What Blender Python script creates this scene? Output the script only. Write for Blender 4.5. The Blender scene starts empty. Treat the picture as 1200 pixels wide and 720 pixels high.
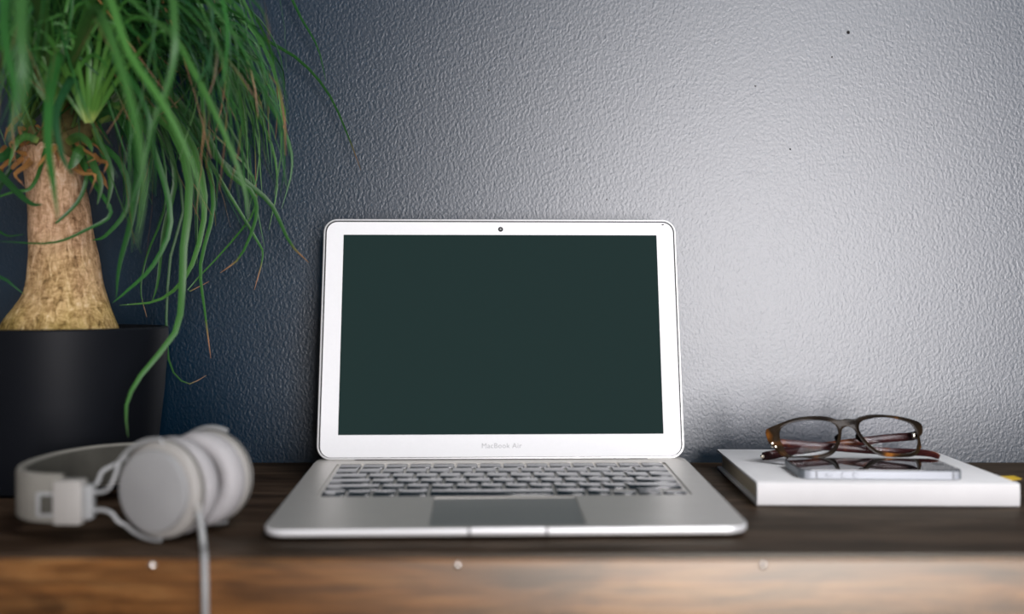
import bpy, bmesh, math, random
from mathutils import Vector, Matrix, Quaternion

random.seed(11)
sc = bpy.context.scene
C = sc.collection
PI = math.pi

# ------------------------------------------------------------------ camera
F_PX, HORIZON = 1150.0, 350.0
TABLE_Z = 0.75
CAM_Z = TABLE_Z + 0.1605
WALL_Y = 0.962                      # distance from lens to the painted wall
cam_d = bpy.data.cameras.new('camera')
cam = bpy.data.objects.new('camera', cam_d); C.objects.link(cam)
cam.location = (0, 0, CAM_Z); cam.rotation_euler = (PI/2, 0, 0)
cam_d.sensor_width = 36.0
cam_d.lens = 36.0 * F_PX / 1200.0
cam_d.shift_y = -(360.0 - HORIZON) / 1200.0
cam_d.clip_start = 0.02
cam_d.dof.use_dof = True
cam_d.dof.focus_distance = 0.915
cam_d.dof.aperture_fstop = 2.2
cam_d.dof.aperture_blades = 0
sc.camera = cam

# ------------------------------------------------------------------ world, daylight, exposure
world = bpy.data.worlds.new('world'); sc.world = world
world.use_nodes = True
world.node_tree.nodes['Background'].inputs[0].default_value = (0.62, 0.78, 1.0, 1)
world.node_tree.nodes['Background'].inputs[1].default_value = 1.0

WIN = dict(x0=0.50, x1=1.55, z0=0.10, z1=1.90, y=-2.2)     # window in the wall behind the photographer
def area_light(name, loc, rot, sx, sy, power, col):
    l = bpy.data.lights.new(name, 'AREA'); l.shape = 'RECTANGLE'; l.size = sx; l.size_y = sy
    l.energy = power; l.color = col
    o = bpy.data.objects.new(name, l); C.objects.link(o); o.location = loc; o.rotation_euler = rot
    return o
area_light('window_daylight', ((WIN['x0']+WIN['x1'])/2, WIN['y']-0.06, (WIN['z0']+WIN['z1'])/2), (PI/2, 0, 0),
           WIN['x1']-WIN['x0'], WIN['z1']-WIN['z0'], 104, (1.0, 0.952, 0.957))
ADDED_ROOF = dict(x0=0.5, x1=1.5, y0=-0.9, y1=0.1)                # unseen rooflight added to light the tops of things, right of the desk
area_light('added_overhead_light', ((ADDED_ROOF['x0']+ADDED_ROOF['x1'])/2, (ADDED_ROOF['y0']+ADDED_ROOF['y1'])/2, 2.66), (0, 0, 0),
           ADDED_ROOF['x1']-ADDED_ROOF['x0'], ADDED_ROOF['y1']-ADDED_ROOF['y0'], 36, (0.96, 0.98, 1.0))

sc.view_settings.view_transform = 'Standard'
sc.view_settings.look = 'None'
sc.view_settings.gamma = 1.0
sc.view_settings.use_curve_mapping = False
sc.view_settings.exposure = 0.0
sc.cycles.use_denoising = True
sc.cycles.max_bounces = 8
sc.cycles.caustics_reflective = False
sc.cycles.caustics_refractive = False

# ------------------------------------------------------------------ helpers
def W(px, py, d):                   # a point at depth d that shows at pixel px, py
    return Vector(((px-600)/F_PX*d, d, CAM_Z-(py-HORIZON)/F_PX*d))
def lerp(a, b, t): return a+(b-a)*t
def link(name, me, parent=None):
    o = bpy.data.objects.new(name, me); C.objects.link(o)
    if parent is not None: o.parent = parent
    return o
def mesh(name, verts, faces, mat, parent=None, smooth=True, flat_angle=None):
    me = bpy.data.meshes.new(name)
    me.from_pydata([tuple(v) for v in verts], [], faces)
    bm = bmesh.new(); bm.from_mesh(me)
    bmesh.ops.recalc_face_normals(bm, faces=bm.faces)
    bm.to_mesh(me); bm.free()
    if mat: me.materials.append(mat)
    me.polygons.foreach_set('use_smooth', [smooth]*len(me.polygons))
    if smooth and flat_angle: me.set_sharp_from_angle(angle=math.radians(flat_angle))
    return link(name, me, parent)
def from_bm(name, bm, mat, parent=None, smooth=True, flat_angle=35):
    bmesh.ops.recalc_face_normals(bm, faces=bm.faces)
    me = bpy.data.meshes.new(name); bm.to_mesh(me); bm.free()
    if mat: me.materials.append(mat)
    me.polygons.foreach_set('use_smooth', [smooth]*len(me.polygons))
    if smooth and flat_angle: me.set_sharp_from_angle(angle=math.radians(flat_angle))
    return link(name, me, parent)
def empty(name, loc, rz=0):
    o = bpy.data.objects.new(name, None); C.objects.link(o)
    o.location = loc; o.rotation_euler = (0, 0, rz); o.empty_display_size = 0.05
    return o
def tag(o, label=None, cat=None, group=None, kind=None):
    if label: o['label'] = label
    if cat: o['category'] = cat
    if group: o['group'] = group
    if kind: o['kind'] = kind
    return o
def box_bm(x0, x1, y0, y1, z0, z1, bev=0, seg=2):
    bm = bmesh.new()
    vs = [bm.verts.new((x, y, z)) for x in (x0, x1) for y in (y0, y1) for z in (z0, z1)]
    for f in ((0,1,3,2), (4,6,7,5), (0,4,5,1), (2,3,7,6), (0,2,6,4), (1,5,7,3)): bm.faces.new([vs[i] for i in f])
    bmesh.ops.recalc_face_normals(bm, faces=bm.faces)
    if bev: bmesh.ops.bevel(bm, geom=bm.edges[:], offset=bev, segments=seg, profile=0.5, affect='EDGES')
    return bm
def box(name, x0, x1, y0, y1, z0, z1, mat, parent=None, bev=0, seg=2):
    return from_bm(name, box_bm(x0, x1, y0, y1, z0, z1, bev, seg), mat, parent)
def rrect(w, h, r, seg=6, cx=0, cy=0):
    pts = []
    for (sx, sy, a0) in ((1, 1, 0), (-1, 1, 90), (-1, -1, 180), (1, -1, 270)):
        for i in range(seg+1):
            a = math.radians(a0+90*i/seg)
            pts.append((cx+sx*(w/2-r)+r*math.cos(a), cy+sy*(h/2-r)+r*math.sin(a)))
    return pts
def loft(loops, caps=(True, True), closed=True):
    n = len(loops[0]); verts = [p for l in loops for p in l]; faces = []
    for k in range(len(loops)-1):
        for i in range(n if closed else n-1):
            j = (i+1) % n
            faces.append((k*n+i, k*n+j, (k+1)*n+j, (k+1)*n+i))
    if caps[0]: faces.append(tuple(range(n))[::-1])
    if caps[1]: faces.append(tuple((len(loops)-1)*n+i for i in range(n)))
    return verts, faces
def catmull(pts, n):
    pts = [Vector(p) for p in pts]
    P = [pts[0]*2-pts[1]] + pts + [pts[-1]*2-pts[-2]]
    out = []; m = len(pts)-1
    for k in range(n+1):
        u = k/n*m; i = min(int(u), m-1); t = u-i
        a, b, c, d = P[i], P[i+1], P[i+2], P[i+3]
        out.append(0.5*((2*b)+(c-a)*t+(2*a-5*b+4*c-d)*t*t+(3*b-a-3*c+d)*t**3))
    return out
def frames(path, ref=None, closed=False):
    T = []
    n = len(path)
    for i in range(n):
        if closed: t = path[(i+1) % n]-path[i-1]
        else: t = path[min(i+1, n-1)]-path[max(i-1, 0)]
        T.append(t.normalized())
    N = []; prev = None
    for t in T:
        r = ref if ref is not None else prev
        if r is None: r = Vector((0, 0, 1)) if abs(t.z) < .9 else Vector((1, 0, 0))
        nn = (r-t*r.dot(t))
        if nn.length < 1e-6: nn = t.orthogonal()
        nn.normalize(); N.append(nn); prev = nn
    return T, N, [t.cross(n_) for t, n_ in zip(T, N)]
def tube_geo(path, rad, seg=10, closed=False, prof=None, ref=None):
    path = [Vector(p) for p in path]
    T, N, B = frames(path, ref, closed)
    loops = []
    for i, p in enumerate(path):
        r = rad(i/(len(path)-1)) if callable(rad) else rad
        if prof: loops.append([p+N[i]*a*r+B[i]*b*r for a, b in prof])
        else: loops.append([p+N[i]*math.cos(2*PI*k/seg)*r+B[i]*math.sin(2*PI*k/seg)*r for k in range(seg)])
    if closed:
        loops.append(loops[0]); return loft(loops, (False, False))
    return loft(loops)
def tube(name, path, rad, mat, parent=None, seg=10, closed=False, prof=None, ref=None, flat_angle=50):
    v, f = tube_geo(path, rad, seg, closed, prof, ref)
    if closed:
        o = mesh(name, v, f, mat, parent, True, flat_angle)
        bm = bmesh.new(); bm.from_mesh(o.data); bmesh.ops.remove_doubles(bm, verts=bm.verts, dist=1e-6)
        bmesh.ops.recalc_face_normals(bm, faces=bm.faces); bm.to_mesh(o.data); bm.free()
        return o
    return mesh(name, v, f, mat, parent, True, flat_angle)
def lathe(name, prof, mat, parent=None, n=48, M=None, flat_angle=40):   # prof: (radius, height) pairs about local Z
    loops = [[Vector((r*math.cos(2*PI*k/n), r*math.sin(2*PI*k/n), z)) for k in range(n)] for r, z in prof]
    if M is not None: loops = [[M @ p for p in l] for l in loops]
    v, f = loft(loops)
    return mesh(name, v, f, mat, parent, True, flat_angle)

# ------------------------------------------------------------------ materials
class NT:
    def __init__(s, name):
        s.m = bpy.data.materials.new(name); s.m.use_nodes = True
        s.t = s.m.node_tree; s.b = s.t.nodes['Principled BSDF']; s.out = s.t.nodes['Material Output']
    def n(s, typ, **kw):
        nd = s.t.nodes.new(typ)
        for k, v in kw.items():
            if k in nd.inputs: nd.inputs[k].default_value = v
            else: setattr(nd, k, v)
        return nd
    def l(s, a, b): s.t.links.new(a, b)
    def coord(s, scale=(1, 1, 1), kind='Object', rot=(0, 0, 0)):
        tc = s.n('ShaderNodeTexCoord'); mp = s.n('ShaderNodeMapping')
        mp.inputs['Scale'].default_value = scale; mp.inputs['Rotation'].default_value = rot
        s.l(tc.outputs[kind], mp.inputs[0]); return mp.outputs[0]
    def noise(s, vec, scale, detail=3, rough=.5, dist=0):
        nd = s.n('ShaderNodeTexNoise'); nd.inputs['Scale'].default_value = scale
        nd.inputs['Detail'].default_value = detail; nd.inputs['Roughness'].default_value = rough
        nd.inputs['Distortion'].default_value = dist
        s.l(vec, nd.inputs['Vector']); return nd.outputs['Fac']
    def ramp(s, fac, stops):
        nd = s.n('ShaderNodeValToRGB'); e = nd.color_ramp.elements
        while len(e) < len(stops): e.new(.5)
        for el, (p, c) in zip(e, stops): el.position = p; el.color = (*c, 1) if len(c) == 3 else c
        s.l(fac, nd.inputs[0]); return nd.outputs[0]
    def bump(s, h, strength, dist):
        nd = s.n('ShaderNodeBump'); nd.inputs['Strength'].default_value = strength
        nd.inputs['Distance'].default_value = dist; s.l(h, nd.inputs['Height'])
        s.l(nd.outputs[0], s.b.inputs['Normal']); return nd
    def mix(s, fac, a, b, blend='MIX'):
        nd = s.n('ShaderNodeMix', data_type='RGBA', blend_type=blend)
        if isinstance(fac, float): nd.inputs[0].default_value = fac
        else: s.l(fac, nd.inputs[0])
        for v, i in ((a, 6), (b, 7)):
            if isinstance(v, tuple): nd.inputs[i].default_value = (*v, 1)
            else: s.l(v, nd.inputs[i])
        return nd.outputs[2]
    def setp(s, col=None, rough=None, metal=None, spec=None, **kw):
        if col is not None:
            if isinstance(col, tuple): s.b.inputs['Base Color'].default_value = (*col, 1)
            else: s.l(col, s.b.inputs['Base Color'])
        if rough is not None:
            if isinstance(rough, (int, float)): s.b.inputs['Roughness'].default_value = rough
            else: s.l(rough, s.b.inputs['Roughness'])
        if metal is not None: s.b.inputs['Metallic'].default_value = metal
        if spec is not None: s.b.inputs['Specular IOR Level'].default_value = spec
        for k, v in kw.items(): s.b.inputs[k.replace('_', ' ')].default_value = v
        return s
def sheen(m, rough, ior, bump=None, tint=(1, 1, 1)):             # satin varnish / paint: short-tailed gloss over a diffuse base
    g = m.n('ShaderNodeBsdfAnisotropic'); g.distribution = 'BECKMANN'; g.inputs['Roughness'].default_value = rough
    g.inputs['Color'].default_value = (*tint, 1)
    if ior < 1:
        fr = m.n('ShaderNodeValue'); fr.outputs[0].default_value = ior
    else:
        fr = m.n('ShaderNodeFresnel'); fr.inputs['IOR'].default_value = ior
    mx = m.n('ShaderNodeMixShader')
    if bump is not None: m.l(bump.outputs[0], g.inputs['Normal'])
    m.b.inputs['Specular IOR Level'].default_value = 0; m.b.inputs['Roughness'].default_value = 1
    m.l(fr.outputs[0], mx.inputs[0]); m.l(m.b.outputs[0], mx.inputs[1]); m.l(g.outputs[0], mx.inputs[2]); m.l(mx.outputs[0], m.out.inputs['Surface'])
def simple(name, col, rough=.5, metal=0, spec=.5, nscale=0, namp=.08, bump=0, bscale=400, **kw):
    m = NT(name)
    if nscale:
        f = m.noise(m.coord(), nscale, 3)
        c = m.ramp(f, [(.3, tuple(x*(1-namp) for x in col)), (.7, tuple(min(1, x*(1+namp)) for x in col))])
        m.setp(c, rough, metal, spec, **kw)
    else: m.setp(col, rough, metal, spec, **kw)
    if bump: m.bump(m.noise(m.coord(), bscale, 2), bump, .0005)
    return m.m

# painted wall: dark slate satin paint with roller stipple
m = NT('slate_wall_paint')
co = m.coord((1, 1, .8), rot=(0, .35, 0))
n1 = m.noise(co, 370, 1.5, .5, .4); n2 = m.noise(m.coord(), 9, 2)
mu = m.n('ShaderNodeMath', operation='MULTIPLY_ADD'); m.l(n2, mu.inputs[0]); mu.inputs[1].default_value = .5; m.l(n1, mu.inputs[2])
m.setp(m.ramp(m.noise(m.coord(), 5, 3), [(.3, (.0015, .0165, .036)), (.7, (.0025, .0190, .040))]), 1, 0, 0)
sheen(m, .41, 1.99, m.bump(mu.outputs[0], .34, .00085))
MWALL = m.m
MWHITE = simple('grey_wall_paint', (.10, .105, .115), .8, 0, .3, 6, .03)
MPALE = simple('pale_wall_paint', (.5, .49, .47), .9, 0, .2, 6, .03)
MCEIL = simple('ceiling_paint', (.6, .6, .6), .9, 0, .2, 5, .02)
MFRAME = simple('window_frame_paint', (.75, .75, .74), .5, 0, .5, 20, .03)

def wood(name, dark, mid, light, rough, ior, gx=1.0, bump=.25):
    m = NT(name)
    a = m.noise(m.coord((4.5*gx, 34, 34)), 1.0, 6, .62, 1.4)
    b = m.noise(m.coord((14*gx, 260, 260)), 1.0, 4, .6)
    c = m.noise(m.coord((6*gx, 18, 26)), 1.6, 4, .6, .8)
    c1 = m.ramp(a, [(.30, dark), (.5, mid), (.72, light)])
    c2 = m.mix(m.ramp(b, [(.35, (.55, .55, .55)), (.65, (0, 0, 0))]), c1, tuple(x*.5 for x in dark))
    c3 = m.mix(m.ramp(c, [(.50, (0, 0, 0)), (.70, (.85, .85, .85))]), c2, tuple(x*.6 for x in dark))
    m.setp(c3, 1, 0, 0)
    sheen(m, rough, ior, m.bump(b, bump, .0006), (1, .96, .85))
    return m.m
MTOP = wood('dark_stained_wood', (.022, .013, .008), (.055, .034, .022), (.110, .074, .050), .42, .07)
MEDGE = wood('worn_brown_wood', (.050, .019, .006), (.21, .086, .024), (.36, .18, .062), .43, 1.87)
MFLOOR = wood('floor_boards', (.04, .025, .015), (.09, .055, .033), (.13, .09, .055), .5, 1.4, .5)
MNAIL = simple('steel_nail', (.8, .78, .75), .25, 1, .5, 300, .05)

MALU = NT('brushed_aluminium')
f = MALU.noise(MALU.coord((40, 900, 900)), 1, 2)
MALU.setp(MALU.ramp(f, [(.3, (.60, .575, .54)), (.7, (.65, .625, .585))]), .42, .7, .5); MALU.bump(MALU.noise(MALU.coord(), 2500, 1), .04, .0002)
MALU = MALU.m
MALUEDGE = simple('polished_aluminium_edge', (.86, .86, .87), .38, .35, .5, 900, .02)
MPAD = simple('trackpad_glass', (.46, .46, .45), .30, .8, .5, 300, .02)
MKEY = simple('black_key_plastic', (.010, .016, .024), .13, 0, .75, 900, .1)
MBEZEL = simple('silver_white_bezel', (.86, .86, .87), .45, 0, .4, 400, .01)
MGASKET = simple('grey_rubber_gasket', (.035, .035, .037), .6, 0, .4, 400, .05)
MHINGE = simple('black_hinge_plastic', (.05, .045, .045), .5, 0, .4, 400, .05)
m = NT('emissive_green_screen'); m.setp((.002, .003, .003), .85, 0, .03)  # flat dark green comes from emission, so the screen glows evenly
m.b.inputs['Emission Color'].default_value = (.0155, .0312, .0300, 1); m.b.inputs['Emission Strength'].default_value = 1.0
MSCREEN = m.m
MTEXT = simple('grey_printed_lettering', (.50, .50, .51), .6, 0, .3, 500, .03)
MLENSCAM = simple('webcam_glass', (.02, .02, .022), .2, 0, .6, 900, .05)
MLENSDOT = simple('webcam_core', (.30, .30, .31), .3, 0, .6, 900, .05)

# ------------------------------------------------------------------ room shell
RX0, RX1, RY0, RY1, RZ1 = -1.9, 2.3, -2.2, WALL_Y, 2.6
def slab(name, x0, x1, y0, y1, z0, z1, mat):
    o = box(name, x0, x1, y0, y1, z0, z1, mat); o['kind'] = 'structure'; return o
wall_back = slab('wall_back', RX0-.1, RX1+.1, RY1, RY1+.1, 0, RZ1, MWALL)
slab('wall_left', RX0-.1, RX0, RY0, RY1, 0, RZ1, MPALE)
slab('wall_right', RX1, RX1+.1, RY0, RY1, 0, RZ1, MWHITE)
def holed(name, u0, u1, v0, v1, hu0, hu1, hv0, hv1, t0, t1, axis, mat):
    bm = bmesh.new()
    for (a0, a1, b0, b1) in ((u0, hu0, v0, v1), (hu1, u1, v0, v1), (hu0, hu1, v0, hv0), (hu0, hu1, hv1, v1)):
        if axis == 'y': q = box_bm(a0, a1, t0, t1, b0, b1)
        else: q = box_bm(a0, a1, b0, b1, t0, t1)
        me = bpy.data.meshes.new('t'); q.to_mesh(me); q.free(); bm.from_mesh(me); bpy.data.meshes.remove(me)
    o = from_bm(name, bm, mat); o['kind'] = 'structure'; return o
holed('wall_front', RX0-.1, RX1+.1, 0, RZ1, WIN['x0'], WIN['x1'], WIN['z0'], WIN['z1'], RY0-.12, RY0, 'y', MWHITE)
holed('ceiling', RX0-.1, RX1+.1, RY0-.1, RY1+.1, ADDED_ROOF['x0'], ADDED_ROOF['x1'], ADDED_ROOF['y0'], ADDED_ROOF['y1'], RZ1, RZ1+.1, 'z', MCEIL)
slab('floor', RX0-.1, RX1+.1, RY0-.1, RY1+.1, -.05, 0, MFLOOR)
wn = empty('window_1', ((WIN['x0']+WIN['x1'])/2, RY0-.02, WIN['z0'])); tag(wn, kind='structure')
hw = (WIN['x1']-WIN['x0'])/2; hh = WIN['z1']-WIN['z0']
for nm, a in (('frame_stile', (-hw, -hw+.04, 0, hh)), ('frame_stile', (hw-.04, hw, 0, hh)), ('frame_rail', (-hw+.04, hw-.04, 0, .04)),
              ('frame_rail', (-hw+.04, hw-.04, hh-.04, hh))):
    box(nm, a[0], a[1], -.03, .02, a[2], a[3], MFRAME, wn, .003)
box('window_sill', -hw-.05, hw+.05, .02, .09, -.03, 0, MFRAME, wn, .004)
wn2 = empty('added_rooflight', ((ADDED_ROOF['x0']+ADDED_ROOF['x1'])/2, (ADDED_ROOF['y0']+ADDED_ROOF['y1'])/2, RZ1)); tag(wn2, kind='structure')  # frame of the added, unseen rooflight
for nm, a in (('frame_rail', (-.54, -.5, -.54, .54)), ('frame_rail', (.5, .54, -.54, .54)), ('frame_rail', (-.5, .5, -.54, -.5)), ('frame_rail', (-.5, .5, .5, .54))):
    box(nm, a[0], a[1], a[2], a[3], -.015, 0, MFRAME, wn2, .003)
# pin holes and specks in the paint
MHOLE = simple('dark_pin_hole', (.02, .018, .018), .9, 0, .1, 500, .05)
for px, py, r in ((994, 38, .0017), (975, 67, .0009), (885, 101, .0008), (926, 175, .0009), (711, 234, .0007), (573, 106, .0008)):
    p = W(px, py, WALL_Y)
    lathe('pin_hole', [(r*.2, .0012), (r*.7, .0008), (r, 0)], MHOLE, wall_back, 12, Matrix.Translation(p) @ Matrix.Rotation(PI/2, 4, 'X'))

# ------------------------------------------------------------------ console table
TX0, TX1, TY0, TY1 = -1.0, 1.05, 0.617, WALL_Y-.001
tb = empty('console_table', (0, .8, 0)); tag(tb, 'dark brown wooden console table standing against the slate wall', 'table')
def tbox(nm, x0, x1, y0, y1, z0, z1, mat, bev=.002):
    return box(nm, x0, x1, y0-.8, y1-.8, z0, z1, mat, tb, bev, 3)
tbox('tabletop', TX0, TX1, TY0, TY1, TABLE_Z-.020, TABLE_Z, MTOP, .0022)
tbox('front_board', TX0+.004, TX1-.004, TY0+.0035, TY0+.026, TABLE_Z-.150, TABLE_Z-.0205, MEDGE, .003)
# the tabletop's own edge strip in worn brown wood
tbox('edge_strip', TX0, TX1, TY0-.005, TY0-.0002, TABLE_Z-.075, TABLE_Z-.0022, MEDGE, .0018)
for sx in (TX0+.03, TX1-.03-.055):
    for sy in (TY0+.03, TY1-.03-.055):
        tbox('leg', sx, sx+.055, sy, sy+.055, 0, TABLE_Z-.0205, MTOP, .004)
tbox('rear_board', TX0+.09, TX1-.09, TY1-.06, TY1-.038, TABLE_Z-.13, TABLE_Z-.0205, MTOP, .003)
for k in range(-1, 5):
    p = W(178+358*k, 663, TY0-.005)
    if not (TX0+.02 < p.x < TX1-.02): continue
    lathe('nail_head', [(.0001, .0012), (.0012, .0010), (.0020, .0004), (.0022, -.0006)], MNAIL, tb, 16,
          Matrix.Translation(p-Vector((0, .8, 0))) @ Matrix.Rotation(PI/2, 4, 'X'))

# ------------------------------------------------------------------ laptop
LD = .652                                     # distance to its front edge
lap = empty('laptop', (-.0026, LD, TABLE_Z), math.radians(1.75))
tag(lap, 'silver open laptop with blank dark green screen and black keys', 'laptop')
LW, LDEP, HY = .3255, .2235, .2145
ZF, ZS = .0078, .0505                        # deck height at the front, slope
def zt(y): return ZF+ZS*y
def deck_loop(inset, dz, r, bottom=None):
    pts = rrect(LW-2*inset, LDEP-2*inset, r, 8, 0, LDEP/2)
    return [Vector((x, y, (zt(y)+dz) if bottom is None else bottom)) for x, y in pts]
def lower_loop(inset, thick, r):
    pts = rrect(LW-2*inset, LDEP-2*inset, r, 8, 0, LDEP/2)
    return [Vector((x, y, max(.0016, zt(y)-thick))) for x, y in pts]
bm = bmesh.new()
loops = [lower_loop(.022, .03, .008), lower_loop(.010, .0085, .011), lower_loop(.003, .0058, .013), lower_loop(0, .0046, .0145),
         deck_loop(0, -.0006, .0145), deck_loop(.0006, 0, .014)]
rings = [[bm.verts.new(p) for p in l] for l in loops]
n = len(loops[0])
for k in range(len(rings)-1):
    for i in range(n): bm.faces.new((rings[k][i], rings[k][(i+1) % n], rings[k+1][(i+1) % n], rings[k+1][i]))
bm.faces.new(rings[0][::-1])
# openings in the deck: keyboard well and trackpad
KX, KY0, KY1 = .1395, .0885, .1975
TPW, TPY0, TPY1 = .105, .0065, .0815
def hole(w, y0, y1, r, depth, mid=0):
    pts = rrect(w, y1-y0, r, 4, mid, (y0+y1)/2)
    a = [bm.verts.new((x, y, zt(y))) for x, y in pts]; b = [bm.verts.new((x, y, zt(y)-depth)) for x, y in pts]
    k = len(pts)
    for i in range(k): bm.faces.new((a[i], a[(i+1) % k], b[(i+1) % k], b[i]))
    bm.faces.new(b[::-1])
    return a
h1 = hole(2*KX+.005, KY0-.0025, KY1+.002, .003, .0012); h2 = hole(TPW+.0010, TPY0-.0005, TPY1+.0005, .0015, .0012)
edges = []
for lp in (rings[-1], h1, h2):
    for i in range(len(lp)):
        e = bm.edges.get((lp[i], lp[(i+1) % len(lp)])) or bm.edges.new((lp[i], lp[(i+1) % len(lp)]))
        edges.append(e)
bmesh.ops.triangle_fill(bm, use_beauty=True, use_dissolve=False, edges=edges, normal=(0, -ZS, 1))
from_bm('base_body', bm, MALU, lap, True, 25)
# bright chamfered rim of the deck's front, split by the finger scoop
def rim(pts, name, dz0=-.0002, dz1=-.0044, out=.0004):
    path = [Vector((x, y, zt(y)+(dz0+dz1)/2)) for x, y in pts]
    h = (dz0-dz1)/2
    prof = [(math.cos(a)*abs(math.cos(a))**-.45 if abs(math.cos(a)) > 1e-6 else 0, .36*math.sin(a)) for a in [2*PI*k/12+.01 for k in range(12)]]
    return tube(name, path, h, MALUEDGE, lap, prof=prof, ref=Vector((0, 0, 1)))
cr = .0145
for sgn in (-1, 1):
    pts = [(sgn*.0263, .0004), (sgn*.08, .0004), (sgn*(LW/2-cr-.01), .0004)]
    for i in range(9):
        a = math.radians(90*i/8)
        pts.append((sgn*(LW/2-cr+(cr-.0004)*math.sin(a)), cr-(cr-.0004)*math.cos(a)))
    pts += [(sgn*(LW/2-.0004), .06), (sgn*(LW/2-.0004), .13), (sgn*(LW/2-.0004), LDEP-.02)]
    rim(pts, 'front_edge')
for sgn in (-1, 1): box('scoop_gap_shade', sgn*.0257-.0009, sgn*.0257+.0009, -.0006, .0012, ZF-.0044, ZF+.0002, MHINGE, lap, .0002)  # solid dark inserts standing in for the shade in the side gaps
rim([(-.0250, -.0002), (-.012, -.0002), (.012, -.0002), (.0250, -.0002)], 'finger_scoop', .0004, -.0040)
for s in (-1, 1):   # round rubber feet
    for y in (.035, .19):
        lathe('rubber_foot', [(.0001, 0), (.006, 0), (.0075, .0006), (.0075, .0019)], MHINGE, lap, 20, Matrix.Translation((s*.125, y, 0)))
# trackpad, a little below the deck
bm = bmesh.new()
pts = rrect(TPW, TPY1-TPY0-.0012, .0012, 4, 0, (TPY0+TPY1)/2-.0006)
b = [bm.verts.new((x, y, zt(y)-.0012)) for x, y in pts]; a = [bm.verts.new((x, y, zt(y)-.0004)) for x, y in pts]
for i in range(len(pts)): bm.faces.new((b[i], b[(i+1) % len(pts)], a[(i+1) % len(pts)], a[i]))
bm.faces.new(a)
from_bm('trackpad', bm, MPAD, lap, True, 25)
# keyboard: tray with separate keys
kb = empty('keyboard', (0, 0, 0)); kb.parent = lap
kb_slope = math.atan(ZS)
U = 2*KX/14.5
key_cache = {}
def key(u0, uw, y0, y1):
    k = (round(uw, 3), round(y1-y0, 4))
    if k not in key_cache:
        w, h = uw*U-.0023, (y1-y0)-.0022
        lo = [[Vector((x, y, z)) for x, y in rrect(w-2*i, h-2*i, max(.0004, .0013-i), 2)] for i, z in ((0, 0), (0, .0011), (.00018, .0014), (.0006, .0015))]
        v, fc = loft(lo)
        me = bpy.data.meshes.new('key'); me.from_pydata([tuple(q) for q in v], [], fc); me.materials.append(MKEY)
        bmk = bmesh.new(); bmk.from_mesh(me); bmesh.ops.recalc_face_normals(bmk, faces=bmk.faces); bmk.to_mesh(me); bmk.free()
        me.polygons.foreach_set('use_smooth', [True]*len(me.polygons)); me.set_sharp_from_angle(angle=math.radians(30))
        key_cache[k] = me
    o = link('key', key_cache[k], kb)
    yc = (y0+y1)/2
    o.location = (-KX+(u0+uw/2)*U, yc, zt(yc)-.0012); o.rotation_euler = (kb_slope, 0, 0)
    return o
RP = .0186
rows = [[1, 1, 1, 1.25, 5, 1.25, 1], [2.25]+[1]*10+[2.25], [1.75]+[1]*11+[1.75], [1.5]+[1]*13, [1]*13+[1.5]]
for r, ws in enumerate(rows):
    u = 0
    for wd in ws:
        key(u, wd, KY0+r*RP, KY0+(r+1)*RP); u += wd
y0 = KY0
for u, a, b in ((11.5, 0, .5), (12.5, 0, .5), (12.5, .5, 1), (13.5, 0, .5)): key(u, 1, KY0+a*RP, KY0+b*RP)
for i in range(14): key(i*14.5/14, 14.5/14, KY0+5*RP, KY1)
# hinge
tube('hinge_cover', [Vector((x, HY+.0035, zt(HY)-.0015)) for x in (-.129, -.06, 0, .06, .129)], .0042, MHINGE, lap, 14, ref=Vector((0, 0, 1)))
box('hinge_gap_shade', -.129, .129, HY-.0022, HY-.0010, zt(HY)-.0006, zt(HY)+.0005, MHINGE, lap, .0002)  # thin dark strip in place of the shaded gap below the lid
# lid
LEAN = math.radians(11.2)
LH = .2195
lid_m = Matrix.Translation((0, HY, zt(HY)+.0003)) @ Matrix.Rotation(-LEAN, 4, 'X')
def L(x, v, w):                                # across, up the lid, towards the user
    return lid_m @ Vector((x, -w, v))
def lid_plate(name, w, v0, v1, r, w0, w1, mat, parent, bev=.0004):
    lo = []
    for ins, ww in ((0, w0), (0, w1-bev), (bev, w1)):
        lo.append([L(x, y, ww) for x, y in rrect(w-2*ins, v1-v0-2*ins, max(.0003, r-ins), 8, 0, (v0+v1)/2)])
    v, fc = loft(lo); return mesh(name, v, fc, mat, parent, True, 30)
lo = []
for ins, ww in ((.012, -.0046), (.004, -.0040), (.0007, -.0024), (0, -.0008), (0, .0), (.0006, .0006), (.0017, .0006), (.0017, -.0004)):
    lo.append([L(x, y, ww) for x, y in rrect(LW-2*ins, LH-2*ins, max(.001, .0125-ins), 8, 0, LH/2-.0005)])
v, fc = loft(lo)
lid = mesh('lid', v, fc, simple('lid_aluminium', (.80, .80, .80), .38, .55, .5, 500, .02), lap, True, 30)
lid_plate('gasket', LW-.0032, .0012, LH-.0022, .0110, -.0003, .0007, MGASKET, lid)
SW, SV0, SV1 = .2885, .0212, .2038
bezw, bv0, bv1 = LW-.0062, .0016, LH-.0036
# bezel with an opening for the screen
bm = bmesh.new()
outer = rrect(bezw, bv1-bv0, .0098, 8, 0, (bv0+bv1)/2); inner = rrect(SW, SV1-SV0, .0004, 8, 0, (SV0+SV1)/2)
vo = [bm.verts.new(L(x, y, .0012)) for x, y in outer]; vi = [bm.verts.new(L(x, y, .0012)) for x, y in inner]
vob = [bm.verts.new(L(x, y, .0)) for x, y in outer]; vib = [bm.verts.new(L(x, y, .0004)) for x, y in inner]
k = len(outer)
for i in range(k):
    j = (i+1) % k
    bm.faces.new((vo[i], vo[j], vi[j], vi[i])); bm.faces.new((vo[i], vob[i], vob[j], vo[j])); bm.faces.new((vi[i], vi[j], vib[j], vib[i]))
from_bm('bezel', bm, MBEZEL, lid, True, 30)
lid_plate('screen', SW+.0006, SV0-.0003, SV1+.0003, .0004, .0002, .0008, MSCREEN, lid, .0001)
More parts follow.
